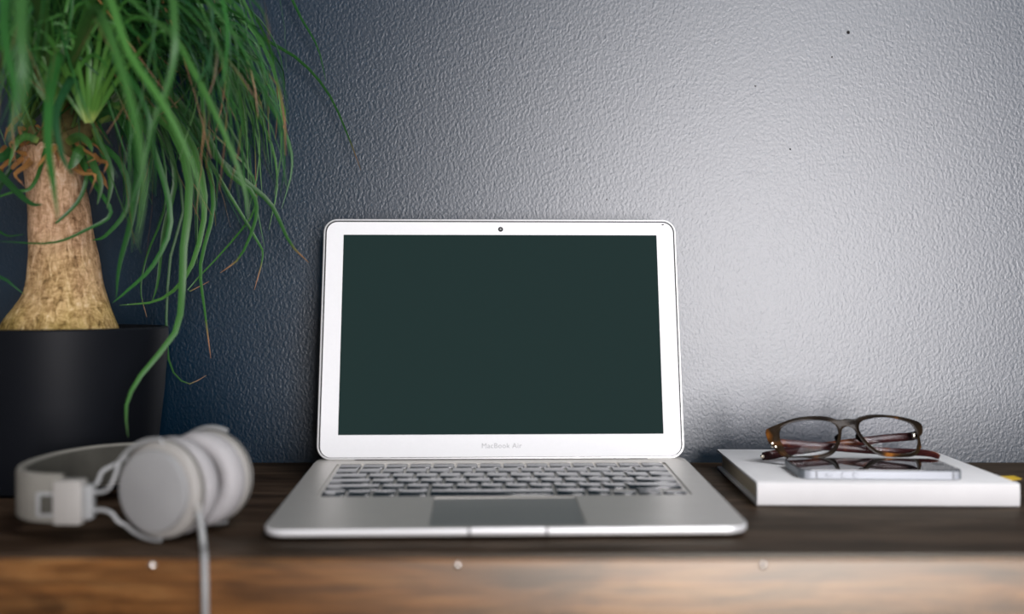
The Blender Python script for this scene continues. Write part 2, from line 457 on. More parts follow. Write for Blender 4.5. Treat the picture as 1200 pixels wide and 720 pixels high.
cen = L(-.0002, LH-.0103, .0012)
Mc = Matrix.Translation(cen) @ Matrix.Rotation(-LEAN, 4, 'X') @ Matrix.Rotation(PI/2, 4, 'X')
wc = lathe('webcam', [(.0001, .00035), (.0019, .00035), (.0023, 0), (.0023, -.0004)], MLENSCAM, lid, 24, Mc)
lathe('webcam_core', [(.0001, .0006), (.0007, .00055), (.0010, .0003)], MLENSDOT, lid, 16, Mc)
p = L(.1503, LH-.0056, .0012)
mesh('chipped_spot', [p+(lid_m.to_3x3() @ Vector((math.cos(a)*rr, -.00015, math.sin(a)*rr*.8))) for a, rr in zip([i*PI/4 for i in range(8)], (.0013, .0012, .0008, .0007, .0012, .0009, .0007, .0008))],
     [tuple(range(8))], MHINGE, lid, False)
# lettering under the screen
cu = bpy.data.curves.new('lettering_curve', 'FONT'); cu.body = 'MacBook Air'; cu.size = .0062; cu.align_x = 'CENTER'; cu.extrude = .00005
cu.space_character = 1.08
to = bpy.data.objects.new('lettering_tmp', cu); C.objects.link(to)
bpy.context.view_layer.update()
tm = bpy.data.meshes.new_from_object(to.evaluated_get(bpy.context.evaluated_depsgraph_get()))
bpy.data.objects.remove(to)
tm.transform(lid_m @ Matrix.Translation((0, -.00126, .0093)) @ Matrix.Rotation(PI/2, 4, 'X'))
tm.materials.clear(); tm.materials.append(MTEXT)
link('lettering', tm, lid)

# ------------------------------------------------------------------ book
BT = .0184
bk_origin = Vector((.2895, .7565, TABLE_Z))
book = empty('hardcover_book', bk_origin, math.radians(-1.3))
tag(book, 'thick white linen hardcover book lying flat, spine towards the front', 'book')
MCOVER = NT('white_linen_cover')
fa = MCOVER.noise(MCOVER.coord((1, 1, 1)), 1500, 1); MCOVER.setp(MCOVER.ramp(MCOVER.noise(MCOVER.coord(), 30, 3), [(.3, (.80, .785, .785)), (.7, (.85, .835, .835))]), .75, 0, .3); MCOVER.bump(fa, .25, .0003); MCOVER = MCOVER.m
MPAGE = NT('cream_page_edges')
MPAGE.setp(MPAGE.ramp(MPAGE.noise(MPAGE.coord((3, 3, 2600)), 1, 2), [(.3, (.64, .55, .40)), (.7, (.82, .73, .57))]), .9, 0, .2); MPAGE = MPAGE.m
BW, BD, CT = .2005, .166, .0024
box('bottom_cover', -BW/2, BW/2, .002, BD, 0, CT, MCOVER, book, .0006)
box('top_cover', -BW/2, BW/2, .002, BD, BT-CT, BT, MCOVER, book, .0006)
# slightly rounded spine
pr = [(0, -.0003), (-.0012, .0012), (-.0016, BT*.3), (-.0016, BT*.7), (-.0012, BT-.0012), (.0003, BT-.0001), (.006, BT+.0002), (.006, BT-CT), (.0032, BT-CT), (.0032, CT), (.006, CT), (.006, 0), (.0005, 0)]
pr[0] = (.0, .0002)
lo = [[Vector((x, y, z)) for y, z in pr] for x in (-BW/2, -BW/2+.0006, BW/2-.0006, BW/2)]
v, fc = loft(lo); mesh('spine', v, fc, MCOVER, book, True, 40)
box('page_block', -BW/2+.0042, BW/2-.0042, .0032, BD-.004, CT, BT-CT, MPAGE, book, .0003)
# yellow paper marker sticking out of the right side
MYEL = simple('yellow_paper', (.80, .52, .045), .7, 0, .3, 120, .08)
mk = []
for t in range(9):
    u = t/8
    mk.append((BW/2-.010+.024*u, BT-CT+.0001+.004*max(0, u-.55)**1.3-.0005*math.sin(u*PI)))
vv = []; ff = []
for i, (x, z) in enumerate(mk):
    vv += [(x, .030-.006*i/8, z), (x, .056-.018*i/8, z), (x, .030-.006*i/8, z-.00035), (x, .056-.018*i/8, z-.00035)]
for i in range(8):
    a = 4*i; b_ = a+4
    ff += [(a, a+1, b_+1, b_), (a+2, b_+2, b_+3, a+3), (a, b_, b_+2, a+2), (a+1, a+3, b_+3, b_+1)]
ff += [(0, 2, 3, 1), (32, 33, 35, 34)]
mesh('page_marker', vv, ff, MYEL, book, True, 40)

# ------------------------------------------------------------------ phone
PZ = TABLE_Z+BT+.0003
ph = empty('smartphone', (.2895, .767, PZ), math.radians(-2.2))
tag(ph, 'black glass smartphone with silver sides lying under the spectacles', 'phone')
PW, PD, PT = .1268, .0586, .0076
MPGLASS = simple('black_phone_glass', (.006, .007, .008), .045, 0, .7, 0)
MPSIDE = simple('silver_phone_side', (.40, .42, .46), .4, .2, .5, 500, .02)
MPDARK = simple('dark_phone_inlay', (.05, .055, .06), .4, 0, .5, 500, .05)
MPCHAM = simple('dark_steel_phone_ends', (.16, .18, .20), .35, .4, .5, 500, .05)
def plate(name, w, d, r, zs, mat, parent, seg=8):
    lo = [[Vector((x, y, z)) for x, y in rrect(w-2*i, d-2*i, max(.0005, r-i), seg, 0, PD/2)] for i, z in zs]
    v, fc = loft(lo); return mesh(name, v, fc, mat, parent, True, 30)
plate('side_band', PW, PD, .0088, ((.0008, 0), (0, .0007), (0, PT-.0013), (.0006, PT-.0007)), MPSIDE, ph)
plate('front_glass', PW-.0010, PD-.0010, .0084, ((0, PT-.0007), (0, PT-.0002), (.0003, PT)), MPGLASS, ph)
es = plate('earpiece', .0014, .0095, .0006, ((0, PT-.0001), (.0001, PT+.00008)), MPDARK, ph, 4); es.location = (-PW/2+.0085, 0, 0)
lathe('home_button', [(.0001, PT+.00012), (.0042, PT+.00012), (.0052, PT)], MPDARK, ph, 28, Matrix.Translation((PW/2-.009, PD/2, 0)))
for x in (-PW/2+.0125, PW/2-.009): box('antenna_line', x-.0005, x+.0005, -.00012, .0004, .0008, PT-.0012, MPDARK, ph)
for x in (-PW/2+.0335, -PW/2+.0425):
    lathe('volume_button', [(.0001, .0007), (.0017, .0007), (.0021, .0003), (.0021, -.0003)], MPSIDE, ph, 20, Matrix.Translation((x, 0, PT*.46)) @ Matrix.Rotation(PI/2, 4, 'X'))
box('mute_switch', -PW/2+.0195, -PW/2+.0245, -.0006, .0004, PT*.35, PT*.6, MPSIDE, ph, .0003)
for s in (-1, 1):    # darker glass end caps of the case
    lo = []
    for z in (.0006, PT-.0009):
        pts = [(s*(PW/2-.0088+.0089*math.sin(a)), .0088-.0089*math.cos(a)) for a in [math.radians(35+55*i/6) for i in range(7)]]
        pts += [(s*(PW/2+.0001), PD-.0088)] + [(s*(PW/2-.0088+.0089*math.cos(a)), PD-.0088+.0089*math.sin(a)) for a in [math.radians(55*i/6) for i in range(1, 7)]]
        pin = [(x-s*.0012, lerp(y, PD/2, .03)) for x, y in pts]
        lo.append([Vector((x, y, z)) for x, y in pts+pin[::-1]])
    v, fc = loft(lo, (True, True)); mesh('end_cap', v, fc, MPCHAM, ph, True, 30)

# ------------------------------------------------------------------ spectacles
gl_o = W(989, 534, .833); gl_o.z -= .0
gl = empty('spectacles', (gl_o.x, .833, TABLE_Z+BT+PT+.0004))
tag(gl, 'brown tortoiseshell spectacles folded on top of the smartphone', 'glasses')
def G(px, py, d): return W(px, py, d)-Vector(gl.location)
m = NT('tortoiseshell_acetate')
f1 = m.noise(m.coord(), 42, 2, .5, .6)
m.setp(m.ramp(f1, [(.40, (.009, .006, .004)), (.57, (.022, .013, .006)), (.66, (.10, .038, .009)), (.75, (.30, .11, .018))]), .2, 0, .10)
MTORT = m.m
m = NT('dark_red_acetate')
m.setp(m.ramp(m.noise(m.coord((1, 1, 1)), 40, 3, .6), [(.3, (.012, .004, .005)), (.55, (.050, .011, .011)), (.8, (.30, .085, .015))]), .25, 0, .25)
MTEMP = m.m
MGOLD = simple('hinge_metal', (.75, .68, .55), .25, 1, .5, 300, .05)
m = NT('spectacle_lens')
tr = m.n('ShaderNodeBsdfTransparent'); tr.inputs[0].default_value = (.97, .97, .98, 1)
gs = m.n('ShaderNodeBsdfGlossy'); gs.inputs['Roughness'].default_value = .02
fr = m.n('ShaderNodeFresnel'); fr.inputs['IOR'].default_value = 1.12
mx = m.n('ShaderNodeMixShader'); m.l(fr.outputs[0], mx.inputs[0]); m.l(tr.outputs[0], mx.inputs[1]); m.l(gs.outputs[0], mx.inputs[2]); m.l(mx.outputs[0], m.out.inputs['Surface'])
MLENS = m.m
TILT = .0042/46
def GD(px, py):                               # depth of the front's plane: leans back towards the top, bowed like a real front
    return .8315+(534-py)*.00023+((px-989)/92)**2*.0035
def gp(px, py, dd=0): return G(px, py, GD(px, py)+dd)
lensL = [(916, 502), (928, 496), (946, 493), (965, 493.5), (977, 497), (982, 506), (980, 518), (973, 528), (960, 533), (940, 534.5), (926, 534), (919, 526), (914, 513)]
lensR = [(1009, 495), (1020, 491), (1036, 489.5), (1052, 492), (1066, 497), (1073, 506), (1075, 518), (1072, 528), (1060, 531.5), (1042, 531), (1027, 527), (1015, 516), (1007, 504)]
def closed_smooth(p, k=4):
    out = []; n = len(p)
    for i in range(n):
        a, b, c, d = [Vector((*p[(i+j) % n], 0)) for j in (-1, 0, 1, 2)]
        for s in range(k):
            t = s/k
            q = .5*((2*b)+(c-a)*t+(2*a-5*b+4*c-d)*t*t+(3*b-a-3*c+d)*t**3); out.append((q.x, q.y))
    return out
outline_top = [(897, 508), (898.5, 503), (911, 497.5), (930, 490.5), (948, 488), (966, 488), (976, 490.5), (982, 492.5), (988, 491.5), (994, 491), (1001, 491.5), (1008, 488.5), (1020, 486), (1036, 486.2), (1052, 488), (1066, 491), (1077, 495), (1081, 500), (1081, 508), (1078, 512)]
outline_bot = [(1080, 524), (1076, 532), (1066, 536), (1044, 536), (1028, 533), (1014, 523), (1004, 509), (1000, 503), (993, 500), (987, 504), (985, 517), (979, 530), (966, 537), (943, 539), (926, 538.5), (914, 533), (906, 524), (900, 518)]
def smooth2(p, k=3):
    q = catmull([(a, b, 0) for a, b in p], (len(p)-1)*k); return [(v_.x, v_.y) for v_ in q]
outer = smooth2(outline_top)+smooth2(outline_bot)
LLs, LRs = closed_smooth(lensL), closed_smooth(lensR)
LLs = LLs; holes = [LLs, LRs]
bm = bmesh.new()
TH = .0042
fl = []; bl = []
def addloop(pts):
    a = [bm.verts.new(gp(x, y)) for x, y in pts]; b = [bm.verts.new(gp(x, y, TH)) for x, y in pts]
    k = len(pts)
    for i in range(k): bm.faces.new((a[i], a[(i+1) % k], b[(i+1) % k], b[i]))
    return a, b
ea = []; eb = []
for pts in [outer]+holes:
    a, b = addloop(pts)
    for lst, dst in ((a, ea), (b, eb)):
        for i in range(len(lst)):
            dst.append(bm.edges.get((lst[i], lst[(i+1) % len(lst)])))
rimedges = ea+eb
bmesh.ops.triangle_fill(bm, use_beauty=True, edges=ea, normal=(0, -1, 0)); bmesh.ops.triangle_fill(bm, use_beauty=True, edges=eb, normal=(0, 1, 0))
bmesh.ops.recalc_face_normals(bm, faces=bm.faces)
bmesh.ops.bevel(bm, geom=[e for e in rimedges if e.is_valid], offset=.0006, segments=2, profile=.5, affect='EDGES')
from_bm('frame_front', bm, MTORT, gl, True, 40)
for pts in holes:
    cx = sum(p[0] for p in pts)/len(pts); cy = sum(p[1] for p in pts)/len(pts)
    vs = []; fc = []; k = len(pts)
    rg = (1.01, .7, .35)
    for sgn, off in ((0, .0014), (1, .0030)):
        for s in rg:
            vs += [gp(cx+(x-cx)*s, cy+(y-cy)*s, off-.0016*(1-s*s)) for x, y in pts]
        vs.append(gp(cx, cy, off-.0016))
    per = 3*k+1
    for sd in (0, 1):
        o_ = sd*per
        for q in (0, 1):
            for i in range(k): fc.append((o_+q*k+i, o_+q*k+(i+1) % k, o_+(q+1)*k+(i+1) % k, o_+(q+1)*k+i))
        for i in range(k): fc.append((o_+2*k+i, o_+2*k+(i+1) % k, o_+3*k))
    for i in range(k): fc.append((i, (i+1) % k, per+(i+1) % k, per+i))
    mesh('lens', vs, fc, MLENS, gl, True, 60)
# nose pads
for (a, b) in (((984, 508), (981, 520)), ((1004, 508), (1010, 519))):
    p0, p1 = gp(*a, .003), gp(*b, .003)
    tube('nose_pad', [p0, p0.lerp(p1, .5)+Vector((0, .004, 0)), p1+Vector((0, .001, 0))], lambda t: .0006+.0018*math.sin(PI*min(1, max(0, t))), MTORT, gl, 10)
bar = [(math.cos(2*PI*k/16)*abs(math.cos(2*PI*k/16))**-.4 if abs(math.cos(2*PI*k/16)) > 1e-5 else 0, .42*math.sin(2*PI*k/16)) for k in range(16)]
def temple(pts, rad, mat=MTEMP):
    path = catmull([G(*p) for p in pts], 36)
    return tube('temple', path, rad, mat, gl, prof=bar, ref=Vector((0, 0, 1)))
# arm hinged on the right, folded behind and ending at the left on the book
t1 = temple([(1075, 510, .848), (1066, 512, .853), (1040, 514, .856), (1000, 519, .857), (960, 524.5, .860), (925, 529.5, .863), (904, 533.5, .865), (894, 535, .862)],
       lambda t: lerp(.0036, .0040, t) if t < .97 else .0036)
# arm hinged on the left, folded closer to the front and ending at the right on the phone
t2 = temple([(903, 516, .8435), (912, 519, .846), (950, 522, .846), (1000, 526.5, .846), (1045, 529.5, .844), (1075, 530.5, .838), (1092, 532.5, .832), (1101, 536, .828)],
       lambda t: lerp(.0037, .0027, t) if t < .97 else .0022)
pt = G(893.2, 535.2, .8615)
lathe('tip_cap', [(.0001, .0006), (.0015, .0005), (.0018, -.0012)], MGOLD, t1, 16, Matrix.Translation(pt+Vector((-.0003, -.0024, .0002))) @ Matrix.Rotation(PI/2, 4, 'X'))
for q in ((1072, 511, .8445), (907, 522.5, .8410)):
    h = G(*q)
    box('hinge', h.x-.002, h.x+.002, h.y-.001, h.y+.003, h.z-.002, h.z+.002, MGOLD, gl, .0006)
for (px, py) in ((905, 520), (909, 524)):
    p_ = gp(px, py)
    lathe('rivet', [(.0001, .0006), (.0008, .0005), (.0010, -.0003)], MGOLD, gl, 12, Matrix.Translation(p_) @ Matrix.Rotation(PI/2, 4, 'X'))

# ------------------------------------------------------------------ headphones
HO = Vector((-.27, .70, TABLE_Z))
hp = empty('headphones', HO); tag(hp, 'light grey on-ear headphones lying on the tabletop with hanging cable', 'headphones')
def H(px, py, d): return W(px, py, d)-HO
MHP = simple('matt_grey_plastic', (.30, .30, .30), .5, 0, .5, 40, .04)
MHPL = simple('pale_grey_plastic', (.33, .315, .295), .48, 0, .5, 40, .04)
MHPC = simple('soft_grey_leather', (.40, .385, .39), .55, 0, .5, 60, .05, .2, 900)
MHPF = simple('grey_band_fabric', (.22, .21, .185), .85, 0, .25, 50, .08, .5, 1200)
MHPD = simple('dark_grey_fabric', (.06, .057, .048), .9, 0, .2, 60, .1, .5, 1200)
MHPW = simple('pale_grey_wire', (.32, .325, .325), .45, .1, .5, 80, .04)
ax = Vector((.358, .933, 0)).normalized()
R1 = .0325
c1 = Vector((-.2352, .638, TABLE_Z+.0347))-HO      # centre of the near cup's outer face
def axis_m(c, a):
    z = a.normalized(); y = Vector((0, 0, 1)); x = y.cross(z).normalized(); y = z.cross(x)
    M = Matrix((x, y, z)).transposed().to_4x4(); M.translation = c; return M
def cup(c, a, name='ear_cup'):
    M = axis_m(c, a)
    e = lathe(name, [(.0265, .0050), (.0300, .0058), (.0320, .0078), (.0326, .0105), (.0322, .0150), (.0310, .0165), (.0295, .0165), (.012, .017), (.011, .006)], MHPL, hp, 56, M)
    lathe('cap', [(.0001, 0), (.0250, 0), (.0265, .0007), (.0269, .0020), (.0269, .0055)], MHP, e, 56, M)
    cs = [(.0290, .0165)]+[(.0235+.0092*math.cos(t), .0255-.0092*math.sin(t)) for t in [math.radians(-50+i*20) for i in range(0, 8)]]
    prof = [(.0292, .0162), (.0316, .0172), (.0327, .0200), (.0329, .0235), (.0322, .0275), (.0300, .0308), (.0265, .0325), (.0225, .0318), (.019, .029), (.018, .020)]
    lathe('cushion', prof, MHPC, e, 56, M)
    return e, M
e1, M1 = cup(c1, ax)
SPAN = .0655
c2 = c1+ax*SPAN*1.06+Vector((.001, .0, .0005))
ax2 = (Matrix.Rotation(math.radians(4), 3, 'Z') @ -ax)
e2, M2 = cup(c2, ax2)
lathe('seam', [(.0327, .0112), (.0331, .0118), (.0327, .0124)], MHPD, e1, 56, M1); lathe('seam', [(.0327, .0112), (.0331, .0118), (.0327, .0124)], MHPD, e2, 56, M2)
# headband: a padded strap on edge, sweeping left and round the back
band_xy = [(-.2850, .6490), (-.303, .6490), (-.320, .6530), (-.334, .6660), (-.3415, .688), (-.343, .715), (-.338, .745), (-.322, .772), (-.297, .7865), (-.268, .7880), (-.236, .7780), (-.216, .762)]
def strap(name, off, th, h0, h1, mat, parent, i0=0, i1=None, bev=.0016):
    path = catmull([(x, y, 0) for x, y in band_xy], 66)
    path = path[i0:i1]
    T, _, _ = frames(path, Vector((0, 0, 1)))
    loops = []
    for i, (p, t) in enumerate(zip(path, T)):
        nrm = Vector((t.y, -t.x, 0))                  # points outwards of the arc on its outer side
        u = (i+(i0 or 0))/66
        rise = .0015*math.sin(u*PI)
        a0, a1 = TABLE_Z-HO.z+h0+rise, TABLE_Z-HO.z+h1+rise
        b = bev
        prof = [(-th/2, a0+b), (-th/2+b*.6, a0), (th/2-b*.6, a0), (th/2, a0+b), (th/2, a1-b), (th/2-b*.6, a1), (-th/2+b*.6, a1), (-th/2, a1-b)]
        loops.append([Vector((p.x-HO.x, p.y-HO.y, 0))+nrm*(off+w_)+Vector((0, 0, z_)) for w_, z_ in prof])
    v, f = loft(loops); return mesh(name, v, f, mat, parent, True, 50)
hb = strap('headband', 0, .005, .0118, .0440, MHPF, hp, 4, 63)
strap('band_padding', .0042, .0044, .0135, .0425, MHPD, hb, 12, 58, .0018)
# adjusting block, slot and yokes
def face_box(name, p0, p1, d, th, mat, parent, bev=.0012):
    a = W(*p0, d)-HO; b = W(*p1, d)-HO
    return box(name, min(a.x, b.x), max(a.x, b.x), a.y-th/2, a.y+th/2, min(a.z, b.z), max(a.z, b.z), mat, parent, bev)
blk = face_box('slider_block', (66, 562), (99, 614), .6475, .012, MHPL, hp, .0016)
face_box('slider_clip', (99, 568), (110, 608), .6485, .008, MHPW, blk, .001)
sl = face_box('slot_frame', (43, 577), (67, 606), .6475, .0035, MHPW, hb, .0008)
face_box('slot', (48, 581), (62, 602), .6465, .0030, MHPD, hb, .0003)
M1i = M1
def ring_pt(ang, r=.0335, z=.0085, M=None): 
    return (M or M1) @ Vector((r*math.cos(ang), r*math.sin(ang), z))
def yoke(M, feeds, a0, a1, r=.0331, name='yoke'):
    arc = [ring_pt(math.radians(lerp(a0, a1, i/14)), r-(.004 if i > 13 else 0), lerp(.003, .0075, i/14), M) for i in range(15)]
    path = catmull(feeds+arc, 60)
    return tube(name, path, .0014, MHPW, hp, 10)
def ang_of(M, p):
    q = M.inverted() @ p; return math.degrees(math.atan2(q.y, q.x))
# upper and lower wires of the near yoke
ua = ang_of(M1, H(146, 540, .655)); la = ang_of(M1, H(148, 622, .655))
up = ang_of(M1, H(215, 505, .66)); lp_ = ang_of(M1, H(215, 655, .66))
def sweep_to(a, b):
    while b-a > 180: b -= 360
    while b-a < -180: b += 360
    return b
yoke(M1, [H(104, 577, .6485), H(118, 577, .648), H(127, 573, .647), H(134, 560, .648)], ua, sweep_to(ua, up))
yoke(M1, [H(104, 599, .6485), H(120, 598, .648), H(131, 602, .647), H(138, 611, .648)], la, sweep_to(la, lp_), name='yoke')
tube('yoke', catmull([H(104, 575, .652), H(114, 566, .656), H(120, 553, .660), H(134, 545, .664), H(150, 536, .668)], 20), .0015, MHPW, hp, 8)
# far yoke
fa = Vector((-.222, .764, TABLE_Z+.030))-HO
for s in (-1, 1):
    arc = [M2 @ Vector((.0338*math.cos(math.radians(a)), .0338*math.sin(math.radians(a)), .0085)) for a in [(-20*s+180 if True else 0)-s*i*9 for i in range(11)]]
    tube('yoke', catmull([fa+Vector((0, 0, .008*s)), fa.lerp(arc[0], .5)+Vector((0, 0, .012*s))]+arc, 40), .0017, MHPW, hp, 8)
face = box('slider_block', fa.x-.012, fa.x+.010, fa.y-.004, fa.y+.004, fa.z-.015, fa.z+.015, MHPL, hp, .0015)
# cable from the near cup, over the table's edge and down
cab = [H(223, 579, .645), H(229, 586, .638), H(233, 602, .632), H(236.5, 622, .628), H(238.5, 641, .622), H(239.5, 651, .6105), H(240, 666, .6065), H(240.5, 700, .6035), H(240, 760, .606)]
cab += [Vector((cab[-1].x-.004, cab[-1].y+.002, cab[-1].z-.10)), Vector((cab[-1].x-.012, cab[-1].y+.003, cab[-1].z-.28))]
cb = tube('cable', catmull(cab, 70), .0021, MHPW, hp, 10)
tube('strain_relief', catmull([M1 @ Vector((0, 0, 0)) + (cab[0]-M1.translation)*.86, cab[0], cab[1], cab[2]], 20), lambda t: lerp(.0040, .0027, t), MHPL, cb, 12)

# ------------------------------------------------------------------ potted ponytail palm
PC = Vector((-.3965, .862, TABLE_Z))
pp = empty('potted_ponytail_palm', PC)
tag(pp, 'ponytail palm with bulbous trunk and long drooping leaves in black pot', 'plant')
def P(px, py, d): return W(px, py, min(.935, d+.05*min(1, max(0, (d-.62)/.18))))-PC
MPOT = simple('matt_black_ceramic', (.0045, .0055, .008), .5, 0, .14, 8, .15)
MSOIL = simple('dark_soil', (.03, .02, .014), .95, 0, .1, 120, .6, .8, 300)
PH_ = .1357; PR = .0895
lathe('pot', [(.001, 0), (.074, 0), (.078, .003), (PR-.003, PH_*.6), (PR, PH_-.012), (PR, PH_-.0015), (PR-.0015, PH_), (PR-.005, PH_), (PR-.0065, PH_-.002), (PR-.0075, PH_-.02), (PR-.012, .02), (.001, .018)], MPOT, pp, 80)
bm = bmesh.new()
bmesh.ops.create_grid(bm, x_segments=26, y_segments=26, size=.079)
for v in bm.verts:
    r = v.co.xy.length
    m_ = max(abs(v.co.x), abs(v.co.y))
    if r > 1e-6: v.co.xy *= m_/r
    v.co.z = PH_-.009+random.uniform(-.002, .002)
bmesh.ops.solidify(bm, geom=bm.faces[:], thickness=.01)
from_bm('soil', bm, MSOIL, pp)
# trunk
m = NT('palm_bark')
a1 = m.noise(m.coord((1, 1, .38)), 170, 6, .7, 1.0); a2 = m.noise(m.coord((.6, .6, 1.5)), 90, 5, .7, 2.2); b = m.noise(m.coord((1, 1, .4)), 45, 4, .6, .5)
av = m.n('ShaderNodeMath', operation='MULTIPLY_ADD'); m.l(a1, av.inputs[0]); av.inputs[1].default_value = .68
a3 = m.n('ShaderNodeMath', operation='MULTIPLY'); m.l(a2, a3.inputs[0]); a3.inputs[1].default_value = .32; m.l(a3.outputs[0], av.inputs[2])
a = av.outputs[0]
g = m.n('ShaderNodeTexCoord'); sp = m.n('ShaderNodeSeparateXYZ'); m.l(g.outputs['Generated'], sp.inputs[0])
cA = m.ramp(a, [(.34, (.13, .065, .028)), (.45, (.48, .28, .15)), (.55, (.74, .48, .30)), (.68, (.90, .72, .54))])
cM = m.ramp(a, [(.34, (.06, .04, .008)), (.45, (.28, .19, .042)), (.55, (.55, .40, .12)), (.68, (.84, .68, .36))])
msk = m.n('ShaderNodeMath', operation='MULTIPLY_ADD'); m.l(sp.outputs[2], msk.inputs[0]); msk.inputs[1].default_value = -1.7; 
ad = m.n('ShaderNodeMath', operation='ADD'); m.l(b, ad.inputs[0]); ad.inputs[1].default_value = .42; m.l(ad.outputs[0], msk.inputs[2])
cl = m.n('ShaderNodeClamp'); m.l(msk.outputs[0], cl.inputs[0])
m.setp(m.mix(cl.outputs[0], cA, cM), .8, 0, .25)
mu = m.n('ShaderNodeMath', operation='MULTIPLY_ADD'); m.l(b, mu.inputs[0]); mu.inputs[1].default_value = 1.2; m.l(a, mu.inputs[2])
m.bump(mu.outputs[0], .8, .0028)
MBARK = m.m
tr_rows = [(402, -2, 142), (385, 8, 137), (372, 14, 131), (358, 23, 126), (344, 31, 122), (325, 35.5, 117), (300, 36.5, 112), (270, 36, 107), (240, 34.5, 102), (210, 32, 97), (190, 29, 94), (176, 28, 94), (168, 33, 90), (162, 42, 80), (160, 54, 68)]
TD = PC.y
n = 40; loops = []
rs = random.Random(5)
ph1 = [rs.uniform(0, 6.3) for _ in range(6)]
rows_i = catmull([(r[0], r[1], r[2]) for r in tr_rows], 44)
for py, xl, xr in rows_i:
    a = W(xl, py, TD); b = W(xr, py, TD); cx = (a.x+b.x)/2-PC.x; rad = (b.x-a.x)/2; z = a.z-PC.z
    z = max(z, PH_-.013)
    lp = []
    for k in range(n):
        t = 2*PI*k/n
        w_ = 1+.018*math.sin(5*t+ph1[0]+py*.03)+.012*math.sin(9*t+ph1[1]-py*.06)+.012*math.sin(3*t+ph1[2]+py*.11)
        lp.append(Vector((cx+rad*w_*math.cos(t), rad*w_*math.sin(t)*.97, z)))
    loops.append(lp)
v, f = loft(loops); mesh('trunk', v, f, MBARK, pp, True, 70)
# short side shoots that carry the leaf heads
MSHOOT = simple('shoot_husk', (.16, .13, .05), .85, 0, .2, 90, .4, .6, 250)
for (x1, y1, d1) in ((62, 122, .805), (104, 142, .797), (32, 148, .80), (80, 116, .835)):
    p0 = P(lerp(62, x1, .35), 172, .80); p1 = P(x1, y1, d1)
    tube('shoot', catmull([p0, p0.lerp(p1, .45)+Vector(((x1-62)*.00012, 0, 0)), p1], 10), lambda t: lerp(.0125, .0055, t), MSHOOT, pp, 12)
# leaves
def leaf_mat(name, base, mid, dark, tip, t0, t1):
    m = NT(name)
    uv = m.n('ShaderNodeUVMap'); sp = m.n('ShaderNodeSeparateXYZ'); m.l(uv.outputs[0], sp.inputs[0])
    oi = m.n('ShaderNodeObjectInfo')
    c = m.ramp(sp.outputs[1], [(0, base), (.14, mid), (t0, mid), (t1, tip), (1, tuple(x*.8 for x in tip))])
    st = m.noise(m.coord((1, 1, 1), 'UV'), 6, 2)
    c2 = m.mix(m.ramp(oi.outputs['Random'], [(0, (.0, .0, .0)), (1, (.75, .75, .75))]), c, m.mix(.85, c, dark))
    vein = m.ramp(sp.outputs[0], [(0, (.9, .9, .9)), (.42, (.9, .9, .9)), (.5, (1.25, 1.25, 1.2)), (.58, (.9, .9, .9)), (1, (.9, .9, .9))])
    c3 = m.mix(1.0, c2, vein, 'MULTIPLY')
    m.setp(c3, .38, 0, .32)
    tl = m.n('ShaderNodeBsdfTranslucent'); m.l(c3, tl.inputs[0])
    mx = m.n('ShaderNodeMixShader'); mx.inputs[0].default_value = .18
    m.l(m.b.outputs[0], mx.inputs[1]); m.l(tl.outputs[0], mx.inputs[2]); m.l(mx.outputs[0], m.out.inputs['Surface'])
    return m.m
G_DARK = (.008, .042, .015)
ML = [leaf_mat('leaf_green', (.24, .36, .06), (.032, .155, .030), G_DARK, (.04, .16, .04), .90, .97),
      leaf_mat('leaf_fresh_green', (.34, .46, .10), (.075, .23, .045), G_DARK, (.11, .25, .07), .90, .97),
      leaf_mat('leaf_brown_tip', (.22, .34, .06), (.045, .17, .032), G_DARK, (.45, .22, .12), .86, .94),
      leaf_mat('leaf_blue_green', (.15, .27, .08), (.022, .105, .036), G_DARK, (.03, .12, .04), .9, .97),
      leaf_mat('leaf_dry', (.60, .36, .12), (.58, .30, .10), (.28, .11, .04), (.36, .20, .12), .7, .9)]
ML.append(leaf_mat('leaf_young', (.55, .66, .18), (.12, .30, .05), (.05, .20, .04), (.06, .22, .04), .35, .75))
NLEAF = 0
def ribbon(path, width, mat, side_ref=None, twist=0, name='leaf', fold=.22, side_fixed=None):
    global NLEAF
    NLEAF += 1
    n = len(path)-1; T, _, _ = frames(path)
    vs = []; fs = []; uv = []
    for i, p in enumerate(path):
        t = i/n
        w = width*.5*min(1, .72+t*2.2)*(1-t**2.2)**.85+.00022
        if side_fixed is not None: s = side_fixed-T[i]*side_fixed.dot(T[i])
        else:
            vd = (p+PC-Vector(cam.location)).normalized(); s = T[i].cross(vd)
        if s.length < 1e-5: s = T[i].orthogonal()
        s.normalize()
        s = Quaternion(T[i], twist*t+side_ref if side_ref else twist*t) @ s
        nn = s.cross(T[i])
        vs += [p-s*w+nn*w*fold, p, p+s*w+nn*w*fold]
        uv += [(0, t), (.5, t), (1, t)]
    for i in range(n):
        for q in (0, 1): fs.append((3*i+q, 3*i+q+1, 3*i+q+4, 3*i+q+3))
    me = bpy.data.meshes.new(name); me.from_pydata([tuple(v_) for v_ in vs], [], fs); me.materials.append(mat)
    ul = me.uv_layers.new(name='UVMap')
    for lp in me.loops: ul.data[lp.index].uv = uv[lp.vertex_index]
    me.polygons.foreach_set('use_smooth', [True]*len(me.polygons))
    return link(name, me, pp)
def hand(pts, width, mat, n=16, twist=0, name='leaf'):
    return ribbon(catmull([P(*p) for p in pts], n), width, ML[mat], None, twist, name)
